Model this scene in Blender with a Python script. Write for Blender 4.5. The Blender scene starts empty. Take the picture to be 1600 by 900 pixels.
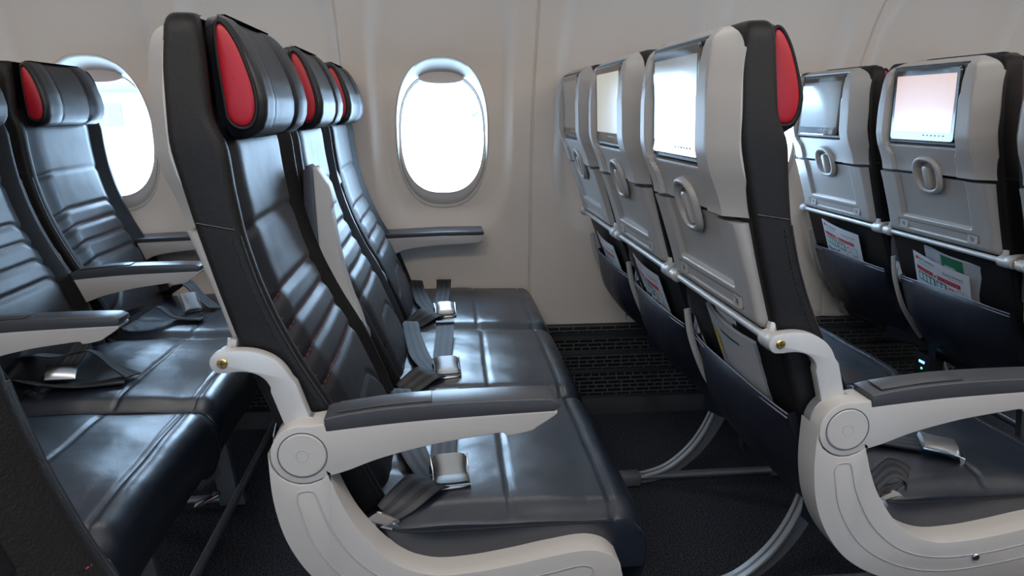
import bpy, bmesh, math, random
from mathutils import Vector, Matrix
random.seed(7)
C = bpy.context.scene.collection
sc = bpy.context.scene
PITCH, SP, YC0 = 0.7965, 0.483, 1.18      # row pitch, seat spacing, centre line of the aisle seats

# ------------------------------------------------------------------ camera, world, light, exposure
cam = bpy.data.cameras.new('camera'); co = bpy.data.objects.new('camera', cam); C.objects.link(co)
cam.sensor_width = 36.0; cam.lens = 1087.0/1600*36.0; cam.clip_start = 0.02; cam.clip_end = 500
co.location = (0, 0, 1.07)
co.rotation_euler = (math.radians(90-14.325), 0, math.radians(-5.811))
sc.camera = co
sc.view_settings.view_transform = 'Standard'
sc.view_settings.look = 'None'
sc.view_settings.gamma = 1.0
sc.view_settings.use_curve_mapping = False
sc.view_settings.exposure = 0.25
w = bpy.data.worlds.new('sky'); sc.world = w; w.use_nodes = True
nt = w.node_tree; bg = nt.nodes['Background']
bg.inputs[0].default_value = (0.50, 0.73, 1.0, 1); bg.inputs[1].default_value = 16.0

def area(name, loc, rot, sx, sy, power, col, portal=False):
    l = bpy.data.lights.new(name, 'AREA'); l.shape = 'RECTANGLE'; l.size = sx; l.size_y = sy
    l.energy = power; l.color = col
    if portal: l.cycles.is_portal = True
    o = bpy.data.objects.new(name, l); C.objects.link(o); o.location = loc; o.rotation_euler = rot
    return o
WIN = [-1.635, -1.08, -0.535, 0.01, 0.625, 1.13, 1.69, 2.25]
for i, wx in enumerate(WIN):
    area('daylight_portal', (wx, 2.45, 0.985), (math.radians(-90), 0, 0), 0.32, 0.42, 1, (1, 1, 1), True)
    area('daylight_portal', (wx, -1.27, 0.985), (math.radians(90), 0, 0), 0.32, 0.42, 1, (1, 1, 1), True)
area('ceiling_light_aisle', (0.3, 0.05, 2.02), (math.radians(14), 0, 0), 5.0, 0.26, 40, (1.0, 0.91, 0.82))
area('ceiling_light_bin_edge', (0.3, 1.62, 1.66), (math.radians(-12), 0, 0), 5.0, 0.08, 5, (1.0, 0.90, 0.80))
area('ceiling_light_bin_edge_near', (0.3, -0.35, 1.66), (math.radians(12), 0, 0), 5.0, 0.08, 10, (1.0, 0.91, 0.82))

# ------------------------------------------------------------------ materials
def mat(name, col, rough=0.5, metal=0.0, spec=0.5, bump=None, rvar=0.0, coat=0.0, emit=None, cvar=0.0, sheen=0.0):
    m = bpy.data.materials.new(name); m.use_nodes = True
    n = m.node_tree.nodes; l = m.node_tree.links; b = n['Principled BSDF']
    b.inputs['Base Color'].default_value = (*col, 1); b.inputs['Roughness'].default_value = rough
    b.inputs['Metallic'].default_value = metal; b.inputs['Specular IOR Level'].default_value = spec
    b.inputs['Coat Weight'].default_value = coat; b.inputs['Coat Roughness'].default_value = 0.08
    if sheen: b.inputs['Sheen Weight'].default_value = sheen
    if emit: b.inputs['Emission Color'].default_value = (*emit[:3], 1); b.inputs['Emission Strength'].default_value = emit[3]
    tc = n.new('ShaderNodeTexCoord')
    if bump:                                   # list of (kind, scale, strength)
        prev = None
        for kind, s, st in bump:
            t = n.new('ShaderNodeTexVoronoi' if kind == 'v' else 'ShaderNodeTexNoise')
            t.inputs['Scale'].default_value = s; l.new(tc.outputs['Object'], t.inputs['Vector'])
            bp = n.new('ShaderNodeBump'); bp.inputs['Strength'].default_value = st; bp.inputs['Distance'].default_value = 0.4/s
            l.new(t.outputs[0], bp.inputs['Height'])
            if prev: l.new(prev.outputs[0], bp.inputs['Normal'])
            prev = bp
        l.new(prev.outputs[0], b.inputs['Normal'])
    if rvar:
        t = n.new('ShaderNodeTexNoise'); t.inputs['Scale'].default_value = 14; l.new(tc.outputs['Object'], t.inputs['Vector'])
        mr = n.new('ShaderNodeMapRange'); mr.inputs[3].default_value = rough-rvar; mr.inputs[4].default_value = rough+rvar
        l.new(t.outputs[0], mr.inputs[0]); l.new(mr.outputs[0], b.inputs['Roughness'])
    if cvar:
        t = n.new('ShaderNodeTexNoise'); t.inputs['Scale'].default_value = 260; l.new(tc.outputs['Object'], t.inputs['Vector'])
        r = n.new('ShaderNodeValToRGB'); r.color_ramp.elements[0].position = 0.35; r.color_ramp.elements[1].position = 0.7
        r.color_ramp.elements[0].color = (*[c*(1-cvar) for c in col], 1); r.color_ramp.elements[1].color = (*[c*(1+cvar) for c in col], 1)
        l.new(t.outputs[0], r.inputs[0]); l.new(r.outputs[0], b.inputs['Base Color'])
    return m
LEATHER = mat('black_leather', (0.009, 0.010, 0.014), 0.43, spec=0.55, bump=[('v', 620, 0.20), ('n', 8, 0.05)], rvar=0.06)
PANLTH = mat('seat_pan_leather', (0.007, 0.011, 0.020), 0.31, spec=1.0, bump=[('v', 620, 0.20), ('n', 9, 0.08), ('n', 30, 0.045)], rvar=0.05)
PANLTH.node_tree.nodes['Principled BSDF'].inputs['IOR'].default_value = 1.62
SIDELTH = mat('matte_black_leather', (0.008, 0.0075, 0.008), 0.50, spec=0.26, bump=[('v', 520, 0.30)], rvar=0.05)
POCKET = mat('navy_pocket_leather', (0.010, 0.012, 0.022), 0.46, spec=0.5, bump=[('n', 10, 0.12), ('v', 500, 0.12)])
REDL = mat('red_leather', (0.33, 0.008, 0.018), 0.45, spec=0.4, bump=[('v', 500, 0.12)])
REDT = mat('red_thread', (0.30, 0.03, 0.04), 0.7)
BLKT = mat('black_thread', (0.006, 0.006, 0.008), 0.5)
PIPE = mat('grey_piping', (0.20, 0.21, 0.25), 0.45)
SHELL = mat('silver_grey_plastic', (0.34, 0.33, 0.32), 0.38, spec=0.5, bump=[('v', 900, 0.10)])
ARMP = mat('light_grey_plastic', (0.41, 0.395, 0.385), 0.42, spec=0.45, bump=[('v', 900, 0.10)])
PAD = mat('charcoal_arm_pad', (0.045, 0.047, 0.055), 0.34, spec=0.5, bump=[('v', 700, 0.15)])
DARKP = mat('dark_plastic', (0.015, 0.015, 0.017), 0.45)
SILVER = mat('satin_silver', (0.46, 0.46, 0.46), 0.42, metal=0.25, bump=[('v', 900, 0.15)])
BUCK = mat('brushed_buckle_metal', (0.42, 0.41, 0.40), 0.40, metal=1.0)
CHROME = mat('bright_steel', (0.62, 0.63, 0.66), 0.20, metal=1.0)
BRASS = mat('brass_screw', (0.55, 0.36, 0.12), 0.3, metal=1.0)
ALU = mat('dull_aluminium', (0.26, 0.27, 0.29), 0.45, metal=0.6)
FRAME = mat('frame_metal', (0.10, 0.10, 0.105), 0.45, metal=0.5)
WALL = mat('cream_sidewall', (0.62, 0.553, 0.488), 0.50, spec=0.35, bump=[('n', 420, 0.05)])
WFRAME = mat('window_reveal', (0.50, 0.47, 0.44), 0.45, spec=0.4)
SHADE = mat('window_shade', (0.40, 0.36, 0.34), 0.5)
CARPET = mat('navy_carpet', (0.050, 0.052, 0.062), 0.95, spec=0.1, bump=[('n', 200, 1.0), ('v', 160, 1.0)], cvar=0.85)
BLACKG = mat('black_screen_glass', (0.010, 0.010, 0.012), 0.06, spec=0.75, coat=0.6)
DISP = mat('display_film', (0.045, 0.043, 0.042), 0.16, spec=0.9, coat=0.5)
CARDW = mat('white_card', (0.62, 0.64, 0.68), 0.35)
CARDR = mat('card_red', (0.50, 0.03, 0.05), 0.4)
CARDK = mat('card_black', (0.02, 0.025, 0.03), 0.4)
CARDC = mat('card_cyan', (0.42, 0.66, 0.66), 0.4)
CARDG = mat('card_grey', (0.40, 0.41, 0.44), 0.4)
CARDGR = mat('card_green', (0.02, 0.16, 0.08), 0.4)
CARDY = mat('card_yellow', (0.55, 0.42, 0.05), 0.4)
STICK = mat('sticker_grey', (0.36, 0.36, 0.36), 0.4)
STICKK = mat('sticker_ink', (0.07, 0.07, 0.08), 0.5)
RED = mat('red_fabric', (0.30, 0.01, 0.015), 0.6)
LEDB = mat('blue_led', (0.05, 0.2, 0.8), 0.4, emit=(0.1, 0.35, 1.0, 5))
LEDG = mat('green_led', (0.05, 0.6, 0.2), 0.4, emit=(0.1, 0.9, 0.25, 3))
CONC = mat('bright_apron', (0.75, 0.76, 0.78), 0.8)
BLDG = mat('terminal_wall', (0.17, 0.17, 0.175), 0.7)
BGLS = mat('terminal_glass', (0.08, 0.085, 0.09), 0.3)
LEAF = mat('foliage', (0.20, 0.235, 0.20), 0.8, bump=[('n', 2, 1.0)])
def belt_mat():
    m = mat('belt_webbing', (0.05, 0.05, 0.054), 0.6, spec=0.3)
    n = m.node_tree.nodes; l = m.node_tree.links; b = n['Principled BSDF']
    uv = n.new('ShaderNodeUVMap'); uv.uv_map = 'UVMap'
    wv = n.new('ShaderNodeTexWave'); wv.inputs['Scale'].default_value = 0.9; wv.inputs['Distortion'].default_value = 0
    l.new(uv.outputs[0], wv.inputs[0])
    r = n.new('ShaderNodeValToRGB'); r.color_ramp.elements[0].color = (0.026, 0.026, 0.029, 1); r.color_ramp.elements[1].color = (0.050, 0.050, 0.054, 1)
    r.color_ramp.elements[0].position = 0.4; r.color_ramp.elements[1].position = 0.6
    l.new(wv.outputs[1], r.inputs[0]); l.new(r.outputs[0], b.inputs['Base Color'])
    return m
BELT = belt_mat()
def glass_mat():
    m = bpy.data.materials.new('acrylic_pane'); m.use_nodes = True; n = m.node_tree.nodes; l = m.node_tree.links
    n.remove(n['Principled BSDF']); t = n.new('ShaderNodeBsdfTransparent'); g = n.new('ShaderNodeBsdfGlossy'); g.inputs['Roughness'].default_value = 0.03
    mx = n.new('ShaderNodeMixShader'); mx.inputs[0].default_value = 0.05; t.inputs[0].default_value = (0.95, 0.98, 1, 1)
    l.new(t.outputs[0], mx.inputs[1]); l.new(g.outputs[0], mx.inputs[2]); l.new(mx.outputs[0], n['Material Output'].inputs[0])
    return m
GLASS = glass_mat()
def vent_mat():
    m = mat('vent_grille', (0.08, 0.084, 0.088), 0.5)
    n = m.node_tree.nodes; l = m.node_tree.links; b = n['Principled BSDF']
    uv = n.new('ShaderNodeUVMap'); uv.uv_map = 'UVMap'
    br = n.new('ShaderNodeTexBrick'); br.inputs['Scale'].default_value = 1.0
    br.inputs['Color1'].default_value = (0.002, 0.002, 0.002, 1); br.inputs['Color2'].default_value = (0.004, 0.004, 0.004, 1)
    br.inputs['Mortar'].default_value = (0.10, 0.105, 0.11, 1); br.inputs['Mortar Size'].default_value = 0.0026
    br.inputs['Mortar Smooth'].default_value = 0.15; br.inputs['Brick Width'].default_value = 0.052; br.inputs['Row Height'].default_value = 0.0150
    br.offset = 0.37; br.squash = 0.6; br.squash_frequency = 3
    l.new(uv.outputs[0], br.inputs[0]); l.new(br.outputs[0], b.inputs['Base Color'])
    bp = n.new('ShaderNodeBump'); bp.inputs['Distance'].default_value = 0.003; l.new(br.outputs[1], bp.inputs['Height']); l.new(bp.outputs[0], b.inputs['Normal'])
    return m
VENT = vent_mat()

# ------------------------------------------------------------------ helpers
def tag(o, label=None, cat=None, group=None, kind=None):
    if label: o['label'] = label
    if cat: o['category'] = cat
    if group: o['group'] = group
    if kind: o['kind'] = kind
    return o
def lerp(a, b, t): return a+(b-a)*t
def ss(a, b, x):
    t = min(1, max(0, (x-a)/(b-a))); return t*t*(3-2*t)
def tab(T, z):                                 # piecewise linear table [(z, value)...] rising in z
    if z <= T[0][0]: return T[0][1]
    for (a, va), (b, vb) in zip(T, T[1:]):
        if z <= b: return va+(vb-va)*(z-a)/(b-a)
    return T[-1][1]
def smooth_tab(T, z, h=0.018): return sum(tab(T, z+k*h/3)*wt for k, wt in ((-3, 1), (-2, 2), (-1, 3), (0, 3), (1, 3), (2, 2), (3, 1)))/15.0
def frange(a, b, n): return [a+(b-a)*i/(n-1) for i in range(n)]
class MB:
    def __init__(s): s.v = []; s.f = []; s.uv = None
    def add(s, vs, fs):
        k = len(s.v); s.v += [tuple(p) for p in vs]; s.f += [tuple(i+k for i in f) for f in fs]; return s
    def grid(s, rows, close_u=False, flip=False):
        nr, nc = len(rows), len(rows[0]); vs = [p for r in rows for p in r]; fs = []
        for i in range(nr-1):
            for j in range(nc if close_u else nc-1):
                a, b = i*nc+j, i*nc+(j+1) % nc; q = (a, b, b+nc, a+nc); fs.append(q[::-1] if flip else q)
        return s.add(vs, fs)
    def loft(s, rings, cap=True):
        s.grid(rings, True); n = len(rings[0]); k = len(s.v)-n*len(rings)
        if cap: s.f.append(tuple(range(k+n-1, k-1, -1))); s.f.append(tuple(range(k+n*(len(rings)-1), k+n*len(rings))))
        return s
    def tube(s, pts, r, n=8, ry=None, closed=False):
        pts = [Vector(p) for p in pts]; N = len(pts); rings = []; up = None
        for i in range(N):
            t = ((pts[(i+1) % N] if (closed or i < N-1) else pts[i]) - (pts[i-1] if (closed or i > 0) else pts[i])).normalized()
            if up is None:
                up = Vector((0, 0, 1)) if abs(t.z) < 0.9 else Vector((1, 0, 0))
            sd = t.cross(up).normalized(); up = sd.cross(t).normalized()
            rr = r[i] if isinstance(r, (list, tuple)) else r
            rings.append([pts[i]+sd*math.cos(a)*rr+up*math.sin(a)*(ry or rr) for a in [2*math.pi*k/n for k in range(n)]])
        if closed: rings.append(rings[0]); return s.loft(rings, False)
        return s.loft(rings)
    def box(s, x0, x1, y0, y1, z0, z1):
        return s.add([(x0,y0,z0),(x1,y0,z0),(x1,y1,z0),(x0,y1,z0),(x0,y0,z1),(x1,y0,z1),(x1,y1,z1),(x0,y1,z1)],
                     [(0,3,2,1),(4,5,6,7),(0,1,5,4),(1,2,6,5),(2,3,7,6),(3,0,4,7)])
    def disc(s, c, r, y0, y1, n=32, rr=None):      # short cylinder along y
        R = [(r-0.0015, y0), (r, y0+0.0015), (r, y1-0.0015), (r-0.0015, y1)]
        return s.loft([[(c[0]+q*math.cos(2*math.pi*k/n), y, c[1]+q*math.sin(2*math.pi*k/n)) for k in range(n)] for q, y in R])
    def build(s, name, m, parent=None, angle=38, loc=None, uv=False, bevel=None):
        me = bpy.data.meshes.new(name); 
        if bevel or True:
            bm = bmesh.new(); vs = [bm.verts.new(p) for p in s.v]
            for f in s.f:
                try: bm.faces.new([vs[i] for i in f])
                except ValueError: pass
            bmesh.ops.remove_doubles(bm, verts=bm.verts, dist=1e-6)
            bmesh.ops.recalc_face_normals(bm, faces=bm.faces)
            if bevel:
                es = [e for e in bm.edges if len(e.link_faces) == 2 and e.calc_face_angle(0) > math.radians(bevel[2] if len(bevel) > 2 else 40)]
                bmesh.ops.bevel(bm, geom=es, offset=bevel[0], segments=bevel[1], profile=0.5, affect='EDGES', clamp_overlap=True)
            bm.to_mesh(me); bm.free()
        me.materials.append(m)
        for p in me.polygons: p.use_smooth = True
        me.set_sharp_from_angle(angle=math.radians(angle))
        o = bpy.data.objects.new(name, me); C.objects.link(o)
        if parent: o.parent = parent
        if loc: o.location = loc
        return o
def prism(poly, y0, y1):                      # poly in xz, extruded along y
    m = MB(); n = len(poly)
    m.add([(x, y0, z) for x, z in poly]+[(x, y1, z) for x, z in poly],
          [tuple(range(n)), tuple(range(2*n-1, n-1, -1))]+[(i, (i+1) % n, n+(i+1) % n, n+i) for i in range(n)])
    return m
def spline(pts, n=6, closed=False):
    P = [Vector(p) for p in pts]; N = len(P); out = []
    for i in range(N if closed else N-1):
        g = (lambda k: P[k % N]) if closed else (lambda k: P[min(max(k, 0), N-1)])
        a, b, c, d = g(i-1), g(i), g(i+1), g(i+2)
        for k in range(n):
            t = k/n
            out.append(0.5*((2*b)+(c-a)*t+(2*a-5*b+4*c-d)*t*t+(3*b-a-3*c+d)*t**3))
    if not closed: out.append(P[-1])
    return out
def spl2(pts, n=5, closed=False): return [(p.x, p.y) for p in [Vector((q[0], q[1], 0)) for q in [(v.x, v.y) for v in spline([(a, b, 0) for a, b in pts], n, closed)]]]
def empty(name, loc, label, cat, group=None):
    o = bpy.data.objects.new(name, None); C.objects.link(o); o.location = loc; o.empty_display_size = 0.05
    return tag(o, label, cat, group)
def kids(o): return [c for c in bpy.data.objects if c.parent == o]
def copy_tree(o, parent=None):
    c = o.copy(); C.objects.link(c); c.parent = parent
    for k in kids(o): copy_tree(k, c)
    return c

# ------------------------------------------------------------------ the cabin shell
YW = [(0.30, 2.385), (0.34, 2.40), (0.5, 2.425), (0.7, 2.435), (0.9, 2.42), (1.05, 2.39), (1.2, 2.35), (1.35, 2.28), (1.5, 2.18), (1.68, 2.02)]
ZC, YG = 0.985, 2.435
def wall_y(x, z, cx, seams):
    y = smooth_tab(YW, z, 0.05)
    q = (abs(x-cx)/0.215)**4+(abs(z-1.10)/0.41)**4
    y += 0.032*(1-ss(0.88, 1.13, q**0.25))
    for s in seams: y += 0.008*(1-ss(0.0015, 0.005, abs(x-s)))
    return y
SEAMS = [-1.36, -0.305, 0.313, 1.425, 2.53]
EDG = [-1.91, -1.36, -0.81, -0.305, 0.313, 0.86, 1.425, 1.97, 2.53]
NA = 120
def soval(cx, cz, a, b, t, e=2.5):
    c, s_ = math.cos(t), math.sin(t); return cx+a*math.copysign(abs(c)**(2/e), c), cz+b*math.copysign(abs(s_)**(2/e), s_)
def win_patch(cx, x0, x1, mirror):
    mb = MB(); rings = []
    ang = [2*math.pi*k/NA for k in range(NA)]
    Z0, Z1 = 0.315, 1.68
    fix = lambda x, y, z: (x, y if not mirror else 1.18-y, z)
    ts = [0, 0.01, 0.03]+[0.03+0.97*((k+1)/34)**1.15 for k in range(34)]
    ts = sorted(ts+[0.985, 0.992, 0.996])
    rect = []
    for a in ang:
        c, s_ = math.cos(a), math.sin(a); hx = (x1-cx if c > 0 else cx-x0); hz = (Z1-ZC if s_ > 0 else ZC-Z0)
        k = min(hx/abs(c) if abs(c) > 1e-6 else 9, hz/abs(s_) if abs(s_) > 1e-6 else 9); rect.append((cx+k*c, ZC+k*s_))
    for ca in ((x0, Z0), (x0, Z1), (x1, Z0), (x1, Z1)):
        a = math.atan2(ca[1]-ZC, ca[0]-cx) % (2*math.pi); rect[min(range(NA), key=lambda i: abs(ang[i]-a))] = ca
    for t in ts:
        r = []
        for i, a in enumerate(ang):
            q = rect[i]; aa = math.atan2((q[1]-ZC)/0.252, (q[0]-cx)/0.158)
            # point on the oval in the same direction
            k = ((abs(math.cos(aa))**2.5+abs(math.sin(aa))**2.5))**(-1/2.5)
            ox, oz = cx+0.158*k*math.cos(aa), ZC+0.004+0.252*k*math.sin(aa)
            x, z = lerp(ox, q[0], t), lerp(oz, q[1], t)
            y = wall_y(x, z, cx, SEAMS)
            r.append(fix(x, y, z))
        rings.append(r)
    return MB().grid(rings, True)
def window_unit(cx, mirror, n):
    fix = lambda x, y, z: (x, y if not mirror else 1.18-y, z)
    rings = []
    yo = lambda z: smooth_tab(YW, z, 0.05)+0.032
    # raised lip, then the reveal that dives to the pane
    for a, b, zc, dy, mode in ((0.160, 0.254, ZC+0.004, 0.006, 0), (0.157, 0.251, ZC+0.004, -0.003, 0), (0.153, 0.247, ZC+0.004, -0.004, 0), (0.149, 0.240, ZC+0.003, 0.004, 0),
                               (0.148, 0.226, ZC+0.001, 0.50, 1), (0.1475, 0.213, ZC-0.001, 0.78, 1), (0.147, 0.203, ZC+0.002, 1.0, 1), (0.144, 0.199, ZC+0.002, 1.0, 1), (0.144, 0.199, ZC+0.002, 1.25, 1), (0.140, 0.194, ZC+0.002, 1.28, 1), (0.140, 0.194, ZC+0.002, 1.6, 1)):
        r = []
        for k in range(NA):
            x, z = soval(cx, zc, a, b, 2*math.pi*k/NA)
            y = yo(z)+dy if mode == 0 else lerp(yo(z), YG+0.015, dy)
            r.append(fix(x, y, z))
        rings.append(r)
    fr = MB().grid(rings, True).build('window_%d' % n, WFRAME, angle=50); tag(fr, kind='structure')
    ring = [fix(*((lambda q: (q[0], YG+0.03, q[1]))(soval(cx, ZC+0.002, 0.142, 0.196, 2*math.pi*k/NA)))) for k in range(NA)]
    g = MB(); g.add(ring, [tuple(range(NA))]); g.build('pane', GLASS, fr)
    # shade pushed up: only its lower lip shows under the top of the opening
    sh = MB(); xs = frange(-0.075, 0.075, 21)
    rows = []
    for zz, dy in ((0.215, 0.0), (0.180, 0.0), (0.172, -0.006), (0.166, -0.006), (0.163, 0.0), (0.170, 0.006)):
        rows.append([fix(cx+x, YG+0.004+dy, ZC+0.007+zz+(0.012*(abs(x)/0.075)**3 if zz < 0.19 else 0)) for x in xs])
    sh.grid(rows).build('window_shade', SHADE, fr)
    return fr
for k, (cx, x0, x1) in enumerate([(WIN[i], EDG[i], EDG[i+1]) for i in range(len(EDG)-1)]):
    tag(win_patch(cx, x0, x1, False).build('wall_window_side', WALL, angle=60), kind='structure')
    window_unit(cx, False, k+1)
    tag(win_patch(cx, x0, x1, True).build('wall_opposite_side', WALL, angle=60), kind='structure')
    window_unit(cx, True, k+9)
# outer lining behind the panels so no light leaks through the seams, with openings left at the windows
def lining(mirror):
    mb = MB(); Y0, Y1 = 2.475, 2.49
    zs = [-0.02, 0.755, 1.215, 1.75]
    f = lambda y: y if not mirror else 1.18-y
    def bx(x0, x1, z0, z1): mb.box(x0, x1, min(f(Y0), f(Y1)), max(f(Y0), f(Y1)), z0, z1)
    bx(-1.95, 2.57, -0.02, 0.77); bx(-1.95, 2.57, 1.20, 1.75); x = -1.95
    for cx in WIN: bx(x, cx-0.150, 0.77, 1.20); x = cx+0.150
    bx(x, 2.57, 0.77, 1.20)
    y0, y1 = sorted((f(2.0), f(2.49))); mb.box(-1.95, 2.57, y0, y1, 1.73, 1.76); y0, y1 = sorted((f(2.33), f(2.49))); mb.box(-1.95, 2.57, y0, y1, -0.03, -0.01)
    tag(mb.build('trim_%d' % (4 if mirror else 3), FRAME), kind='structure')
lining(False); lining(True)
# lower side panel with slotted air grille
KICK = mat('kick_strip_plastic', (0.035, 0.036, 0.038), 0.5)
def kick(mirror):
    prof = [(0.315, 2.385), (0.312, 2.372), (0.290, 2.368), (0.276, 2.372), (0.272, 2.358), (0.266, 2.358), (0.222, 2.360), (0.216, 2.344), (0.210, 2.344), (0.155, 2.346), (0.149, 2.330), (0.143, 2.330), (0.062, 2.326), (0.055, 2.312), (0.0, 2.290), (-0.01, 2.29)]
    pr = []
    for (z0, y0), (z1, y1) in zip(prof, prof[1:]):
        pr.append((z0, y0))
    pr.append(prof[-1]); rows = []; xs = frange(-1.91, 2.53, 40)
    for z, y in pr: rows.append([(x, y if not mirror else 1.18-y, z) for x in xs])
    o = MB().grid(rows).build('trim_%d' % (2 if mirror else 1), VENT, angle=30); tag(o, kind='structure')
    me = o.data; uvl = me.uv_layers.new(name='UVMap')
    me.materials.append(KICK)
    for p in me.polygons:
        zs = [me.vertices[i].co.z for i in p.vertices]; mz = sum(zs)/len(zs); h = max(zs)-min(zs)
        if h < 0.02 or mz < 0.056: p.material_index = 1
        for li in p.loop_indices:
            c = me.vertices[me.loops[li].vertex_index].co; uvl.data[li].uv = (c.x+3, c.z+0.0035)
kick(False); kick(True)
tag(MB().box(-1.91, 2.53, -1.15, 2.33, -0.05, 0.0).build('floor', CARPET), kind='structure')
# overhead bins and ceiling
ce = MB(); xs = [-1.91, 2.53]
prof = [(2.02, 1.68), (2.02, 1.72), (1.62, 1.70), (1.45, 1.74), (1.36, 1.86), (1.30, 2.06), (1.0, 2.14), (0.59, 2.16), (0.18, 2.14), (-0.12, 2.06), (-0.18, 1.86), (-0.27, 1.74), (-0.44, 1.70), (-0.84, 1.72), (-0.84, 1.68)]
ce.grid([[(x, y, z) for x in xs] for y, z in prof]).build('ceiling', mat('ceiling_panel', (0.62, 0.60, 0.57), 0.5), angle=30)
tag(bpy.data.objects['ceiling'], kind='structure')
for nm, x in (('wall_rear', -1.91), ('wall_front', 2.53)):
    tag(MB().box(x-0.02, x+0.0, -1.25, 2.43, -0.05, 2.2).build(nm, WALL), kind='structure')

# ------------------------------------------------------------------ outside, seen through the windows
tag(MB().box(-160, 160, 6, 200, -2.9, -2.8).build('ground', CONC), kind='structure')
tb = empty('terminal_building', (-34, 60, -2.8), 'pale terminal building far beyond the leftmost window', 'building')
MB().box(-30, 10, 0, 8, 0, 5.4).build('wall', BLDG, tb)
MB().box(-31, 11, -0.6, 9, 5.4, 6.0).build('roof', BGLS, tb)
for i in range(16):
    MB().box(-28+i*2.35, -26.4+i*2.35, -0.08, 0.06, 2.7, 4.4).build('window', BGLS, tb)
tr = random.Random(3)
for i in range(6):
    t = empty('tree', (-8.5+i*2.9, 55+tr.uniform(-3, 3), -2.8), ['leftmost', 'second', 'third', 'fourth', 'fifth', 'rightmost'][i]+' small tree in the row beyond the middle window', 'tree', 'trees beyond the middle window')
    MB().tube([(0, 0, 0), (0.05, 0, 1.5), (0, 0, 2.8)], [0.14, 0.11, 0.06], 8).build('trunk', BLDG, t)
    cr = MB()
    for b in range(9):
        c = Vector((tr.uniform(-0.7, 0.7), tr.uniform(-0.6, 0.6), 3.4+tr.uniform(-0.6, 0.9))); R = tr.uniform(0.4, 0.75)
        cr.loft([[c+Vector((R*math.sin(p)*math.cos(a)*tr.uniform(.8, 1.2), R*math.sin(p)*math.sin(a), R*math.cos(p)*tr.uniform(.85, 1.1))) for a in [2*math.pi*k/10 for k in range(10)]] for p in frange(0.15, math.pi-0.15, 7)])
    cr.build('crown', LEAF, t)

# ------------------------------------------------------------------ seat
PV = Vector((-0.14, 0, 0.50))             # the backrest reclines about this point
FRONT = [(0.40, -0.075), (0.47, -0.095), (0.55, -0.125), (0.65, -0.166), (0.72, -0.204), (0.787, -0.234), (0.843, -0.253), (0.905, -0.268), (0.97, -0.276), (1.030, -0.280), (1.055, -0.296), (1.16, -0.300), (1.19, -0.304)]
BACK = [(0.36, -0.10), (0.42, -0.145), (0.50, -0.195), (0.60, -0.240), (0.747, -0.288), (0.835, -0.311), (0.92, -0.331), (1.024, -0.352), (1.126, -0.352), (1.172, -0.347), (1.19, -0.335)]
def F(z): return smooth_tab(FRONT, z, 0.02)
def B(z): return smooth_tab(BACK, z, 0.02)
def back_part(mb, name, m, parent, angle=38, **k):
    mb.v = [(x-PV.x, y-PV.y, z-PV.z) for x, y, z in mb.v]
    return mb.build(name, m, parent, angle, loc=tuple(PV), **k)
def core_sec(z, grow=0.0, sh=0.0):
    W = 0.222-0.012*ss(1.02, 1.19, z)-0.030*ss(0.62, 0.40, z)+grow
    x0, x1 = B(z)-grow+sh, F(z)+grow-sh; pts = []
    r = 0.012
    for k in range(5):
        a = math.pi+math.pi/2*k/4; pts.append((x0+r+r*math.cos(a), -W+r+r*math.sin(a)))
    r2 = 0.014
    for k in range(6):
        a = -math.pi/2+math.pi/2*k/5; pts.append((x1-r2+r2*math.cos(a), -W+r2+r2*math.sin(a)))
    for v in frange(-W+0.02, W-0.02, 17):
        pts.append((x1-0.034*ss(W-0.024, W-0.058, abs(v)), v))
    for k in range(6):
        a = math.pi/2*k/5; pts.append((x1-r2+r2*math.cos(a), W-r2+r2*math.sin(a)))
    for k in range(5):
        a = math.pi/2+math.pi/2*k/4; pts.append((x0+r+r*math.cos(a), W-r+r*math.sin(a)))
    return [(x, y, z) for x, y in pts]
def core(parent):
    zs = frange(0.37, 1.165, 60)
    rings = [core_sec(z) for z in zs]
    for t in (0.25, 0.5, 0.7, 0.85, 0.95, 1.0):    # round the top over
        z = 1.165+0.027*math.sin(t*math.pi/2); s_ = 1-math.cos(t*math.pi/2)
        rings.append([(lerp(x, (B(1.165)+F(1.165))/2, 0.45*s_), y*(1-0.10*s_), z) for x, y, _ in core_sec(1.165)])
    return back_part(MB().loft(rings), 'backrest', SIDELTH, parent, 50)
def side_path(z0, z1, xoff, n=24, side=-1, grow=0.0005):
    out = []
    for z in frange(z0, z1, n):
        W = 0.222-0.012*ss(1.02, 1.19, z)-0.030*ss(0.62, 0.40, z); out.append((F(z)+xoff, side*(W+grow), z))
    return out
GROOVES = [0.908, 0.806, 0.762, 0.717, 0.672]
def gz(k, v):                                   # height of groove k at lateral position v: it sags towards the bolsters
    return GROOVES[k]-(0.020 if k else 0.012)*ss(0.105, 0.185, abs(v))
PW = 0.187
def panel_x(v, z):
    e = abs(v)/PW
    x = F(z)-0.004-0.020*ss(0.62, 1.0, e)-0.006*math.cos(v/PW*math.pi/2)*ss(0.85, 1.05, z)+0.006*math.cos(v/PW*math.pi/2)*(1-ss(0.70, 0.85, z))
    d = 0
    for k in range(5):
        q = abs(z-gz(k, v)); d = max(d, (0.0050 if k else 0.0035)*(1-ss(0, 0.013, q))**1.0)
    zc = 0.60-0.075*ss(0.04, 0.185, abs(v)); d = max(d, 0.0045*(1-ss(0, 0.011, abs(z-zc))))
    return x-d-0.012*ss(0.97, 1.0, e)
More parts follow.
